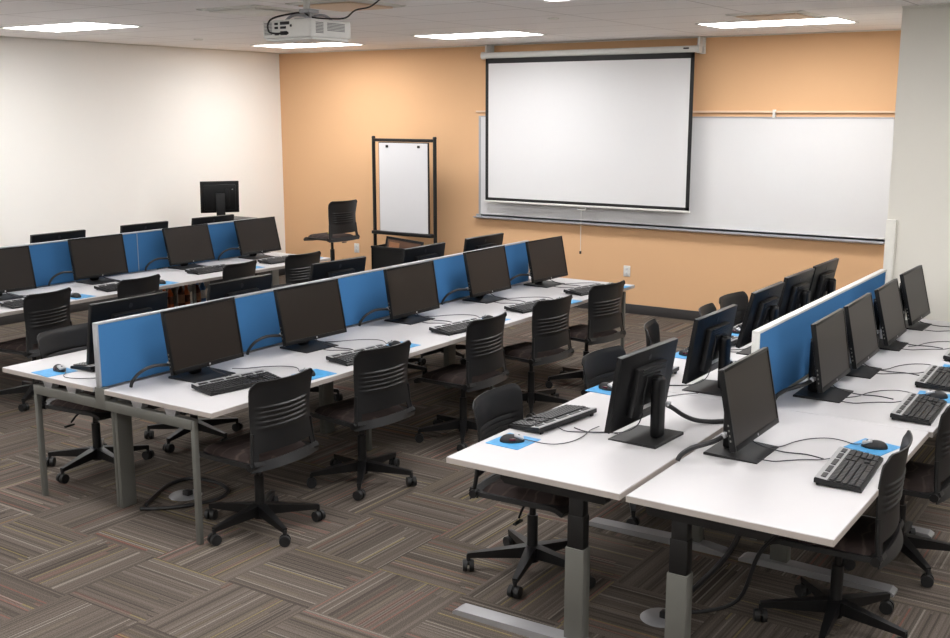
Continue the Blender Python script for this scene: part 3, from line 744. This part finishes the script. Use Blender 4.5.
for i, (x, y, dg, bs) in enumerate([(-5.56, 4.07, 6, 66), (-5.52, 4.82, 5, 70), (-5.62, 5.95, 0, 30), (-5.52, 7.0, 0, 10), (-5.52, 7.75, 0, 50)]):
    chair(x, y, dg, bs, 'black chair on the far side of the middle desks, ' + o5[i], 'task chairs on the far side of the middle desk row')
for i, (x, y, dg, bs) in enumerate([(-2.51, 4.25, 3, 70), (-2.49, 5.30, -4, 10), (-2.60, 6.25, 18, 30), (-2.53, 6.98, 10, 50), (-2.57, 7.52, -5, 0)]):
    chair(x, y, dg, bs, 'black chair on the left side of the right desks, ' + o5[i], 'task chairs on the left side of the right desk row')
for i, (x, y, dg, bs) in enumerate([(-1.125, 4.475, 183, 60), (-1.07, 5.38, 180, 20)]):
    chair(x, y, dg, bs, 'black slotted chair on right side of right desk row, ' + ['nearest the camera', 'cut by the right photo edge'][i], 'task chairs on the right side of the right desk row')
st = make_chair(True); st.location = (-8.36, 9.50, 0); st.rotation_euler = (0, 0, R(175)); st['label'] = 'tall black drafting stool standing alone by the orange wall left of the easel'
o = MB().box((0, 0, .004), (.1, .07, .008), .003).build('folded_cloth', 'lime', loc=(-8.40, 9.55, .782)); o.rotation_euler = (0, 0, .5); tag(o, 'small lime yellow cloth lying on the tall stool seat', 'cloth')

# ------------------------------------------------------------------ easel
ey = 10.30
ea = empty('flip_chart_easel', 'tall black framed easel with white flip chart against the orange wall', 'easel', (-7.91, ey, 0))
X0, X1 = -.455, .455; ZT = 1.87
for s, xx in ((-1, X0), (1, X1)):
    MB().cyl((xx, 0, .06), (xx, 0, ZT), .022, .022, 14).cyl((xx, 0, ZT), (xx, 0, ZT+.02), .027, .018, 14).build('post', 'black', ea)
    MB().box((xx, 0, .05), (.05, .22, .09), .01).build('foot', 'black', ea)
MB().b2(X0, X1, -.02, .02, ZT-.045, ZT-.008, .006).build('top_bar', 'black', ea)
MB().b2(X0, X1, -.07, .02, .715, .755, .006).build('pen_tray', 'black', ea)
MB().b2(X0+.085, X1-.085, -.012, .012, .755, ZT-.05, .003).build('board', 'black', ea)
MB().b2(X0+.095, X1-.095, -.016, -.012, .755, ZT-.06).build('paper_sheet', 'paper', ea, smooth=False)
for xx in (-.235, .235): MB().b2(xx-.018, xx+.018, -.026, -.015, ZT-.115, ZT-.085, .003).build('paper_clip', 'black', ea)
for xx in (X0+.03, X1-.03): MB().b2(xx-.005, xx+.03, -.006, .006, .80, ZT-.05).build('side_rail', 'grey_metal', ea) if False else None

bn = empty('storage_bin', 'black open storage bin standing below the easel flip chart', 'bin', (-7.71, 10.02, 0))
f = MB(); f.b2(-.36, .36, -.16, .16, 0, .02); f.b2(-.36, .36, -.16, -.14, 0, .62); f.b2(-.36, .36, .14, .16, 0, .62); f.b2(-.36, -.34, -.16, .16, 0, .62); f.b2(.34, .36, -.16, .16, 0, .62)
f.build('bin_body', 'black', bn, smooth=False)
MB().b2(-.365, .365, -.165, -.14, .60, .625, .003).build('bin_rim', 'black_matt', bn)
pic = empty('framed_picture', 'brown picture in a black frame leaning in the bin below the flip chart', 'picture', (-7.79, 9.97, .03))
r = Matrix.Rotation(R(-10), 3, 'X') @ Matrix.Rotation(R(4), 3, 'Y')
f = MB(); f.box(r @ Vector((0, 0, .345)), (.50, .012, .66), .002, 1, r); f.build('backing', 'wood', pic)
f = MB()
for a, b in (((0, 0, .67), (.54, .022, .03)), ((0, 0, .03), (.54, .022, .03)), ((-.26, 0, .35), (.03, .022, .67)), ((.26, 0, .35), (.03, .022, .67))):
    f.box(r @ Vector(a), b, .003, 1, r)
f.build('frame', 'black', pic)
f = MB(); f.box(r @ Vector((-.14, -.008, .58)), (.15, .004, .09), .001, 1, r); f.build('print_patch', 'tan', pic)

# ------------------------------------------------------------------ instructor corner
cb = empty('equipment_cabinet', 'dark equipment cabinet behind the left desk row carrying a raised monitor', 'cabinet', (-9.40, 8.92, 0))
MB().b2(-.17, .17, -.22, .22, .05, .93, .006).build('cabinet_body', 'black_matt', cb)
MB().b2(-.19, .19, -.24, .24, .93, .95, .004).build('cabinet_top', 'black', cb)
MB().b2(-.15, .15, -.2, .2, 0, .05).build('plinth', 'black', cb)
im = empty('computer_monitor', 'square black monitor standing raised in the left corner with its back to us', 'computer monitor', (-9.49, 8.84, .95), R(143))
def pn(mb, name, m, smooth=True):
    o = mb.build(name, m, im, smooth); o.location = (0, 0, .255); o.rotation_euler = (0, R(-8), 0); return o
f = MB().b2(-.02, 0, -.22, .22, -.185, .185, .004); pn(f, 'panel_housing', 'black')
pn(MB().b2(-.001, .002, -.205, .205, -.17, .17), 'screen', 'screen', False)
pn(MB().box((-.032, 0, -.0), (.03, .36, .30), .008), 'back_cover', 'black')
pn(MB().b2(-.055, -.045, -.11, -.065, -.1, .1, .003), 'vent_ribs', 'shell')
pn(MB().b2(-.052, -.047, -.15, -.135, .09, .1), 'rating_sticker', 'silver')
MB().b2(-.085, -.055, -.05, .05, .0, .30, .006).build('stand_column', 'black', im)
MB().box((-.03, 0, .008), (.2, .24, .016), .005).build('base_plate', 'black', im)

# ------------------------------------------------------------------ bottles on a low cabinet beneath row 1
bc = empty('low_cabinet', 'low black cabinet under the left desk row holding bottles', 'cabinet', (-7.95, 6.75, 0))
MB().b2(-.115, .115, -.5, .5, 0, .36, .004).build('cabinet_body', 'black_matt', bc)
MB().b2(-.12, .12, -.51, .51, .36, .375, .003).build('cabinet_top', 'black', bc)
def bottle(x, y, body, cap, label, h=.2):
    t = empty('bottle', label, 'bottle', (x, y, .375), 0, 'bottles below the left desk row')
    MB().cyl((0, 0, 0), (0, 0, h*.6), .032, .032, 16).cyl((0, 0, h*.6), (0, 0, h*.8), .032, .013, 16).cyl((0, 0, h*.8), (0, 0, h*.88), .013, .013, 12).build('glass_body', body, t)
    MB().cyl((0, 0, h*.86), (0, 0, h), .016, .016, 12).build('cap', cap, t)
    MB().cyl((0, 0, h*.15), (0, 0, h*.5), .033, .033, 16).build('paper_label', {'amber': 'tan', 'orange': 'amber', 'bluecap': 'label'}[body], t)
seq = [('orange', 'label'), ('amber', 'orange'), ('bluecap', 'bluecap'), ('amber', 'orange'), ('orange', 'bluecap'), ('amber', 'label'), ('orange', 'orange'), ('amber', 'bluecap'), ('bluecap', 'label')]
names = {'orange': 'orange', 'amber': 'dark amber', 'bluecap': 'blue'}
pos = ['leftmost of the row', 'second from left', 'third from left', 'fourth from left', 'fifth from left', 'fourth from right', 'third from right', 'second from right', 'rightmost of the row']
for i, (b, c) in enumerate(seq):
    bottle(-7.93+(.03 if i % 2 else -.01), 6.32+i*.1, b, c, 'small %s bottle under the left desk row, %s' % (names[b], pos[i]), .19+.02*(i % 3))

# ------------------------------------------------------------------ floor power discs and cables
def disc(x, y, label):
    t = empty('floor_outlet', label, 'floor outlet', (x, y, 0), 0, 'floor power outlets')
    MB().cyl((0, 0, 0), (0, 0, .008), .095, .085, 32).build('cover_disc', 'light_metal', t)
    MB().box((.02, 0, .022), (.05, .04, .03), .006).build('plug', 'black', t)
disc(-1.78, 4.14, 'round silver floor outlet beneath the right desk row')
disc(-4.72, 4.03, 'round silver floor outlet beneath the middle desk row')
o = MB().tube([(-4.76, 3.78, .012), (-4.83, 3.90, .014), (-4.92, 4.08, .012), (-4.90, 4.22, .012), (-4.72, 4.26, .014), (-4.55, 4.20, .012), (-4.50, 4.05, .012), (-4.60, 3.84, .012), (-4.74, 3.72, .012)], .011, 8, 5).build('power_cable', 'cable')
tag(o, 'black cable looped on the carpet around the silver floor outlet under the middle desks', 'cable')
o = MB().tube([(-1.76, 4.14, .035), (-1.70, 4.13, .10), (-1.60, 4.10, .22), (-1.48, 4.08, .38), (-1.42, 4.08, .52), (-1.40, 4.08, .69)], .012, 8, 5).build('power_cable', 'cable')
tag(o, 'black cable rising from the floor outlet to the front right table', 'cable')
o = MB().tube([(-1.77, 4.16, .03), (-1.62, 4.2, .05), (-1.45, 4.18, .16), (-1.36, 4.14, .40), (-1.25, 4.12, .55), (-1.16, 4.12, .695)], .009, 8, 5).build('power_cable', 'cable')
tag(o, 'thinner black cable sagging from the front right table toward the floor outlet', 'cable')
# ------------------------------------------------------------------ camera, world, view
cam = bpy.data.cameras.new('camera'); co = bpy.data.objects.new('camera', cam); COL.objects.link(co)
co.location = (0, 0, 2.2); co.rotation_euler = (R(90-10.957), 0, R(33.788))
cam.sensor_width = 36; cam.lens = 1081.54/950*36
cam.clip_start = .05
sc = bpy.context.scene; sc.camera = co
w = bpy.data.worlds.new('world'); sc.world = w; w.use_nodes = True
w.node_tree.nodes['Background'].inputs[0].default_value = (.8, .85, 1, 1); w.node_tree.nodes['Background'].inputs[1].default_value = .05
sc.view_settings.view_transform = 'Standard'; sc.view_settings.look = 'None'
sc.view_settings.gamma = 1; sc.view_settings.use_curve_mapping = False
sc.view_settings.exposure = .95
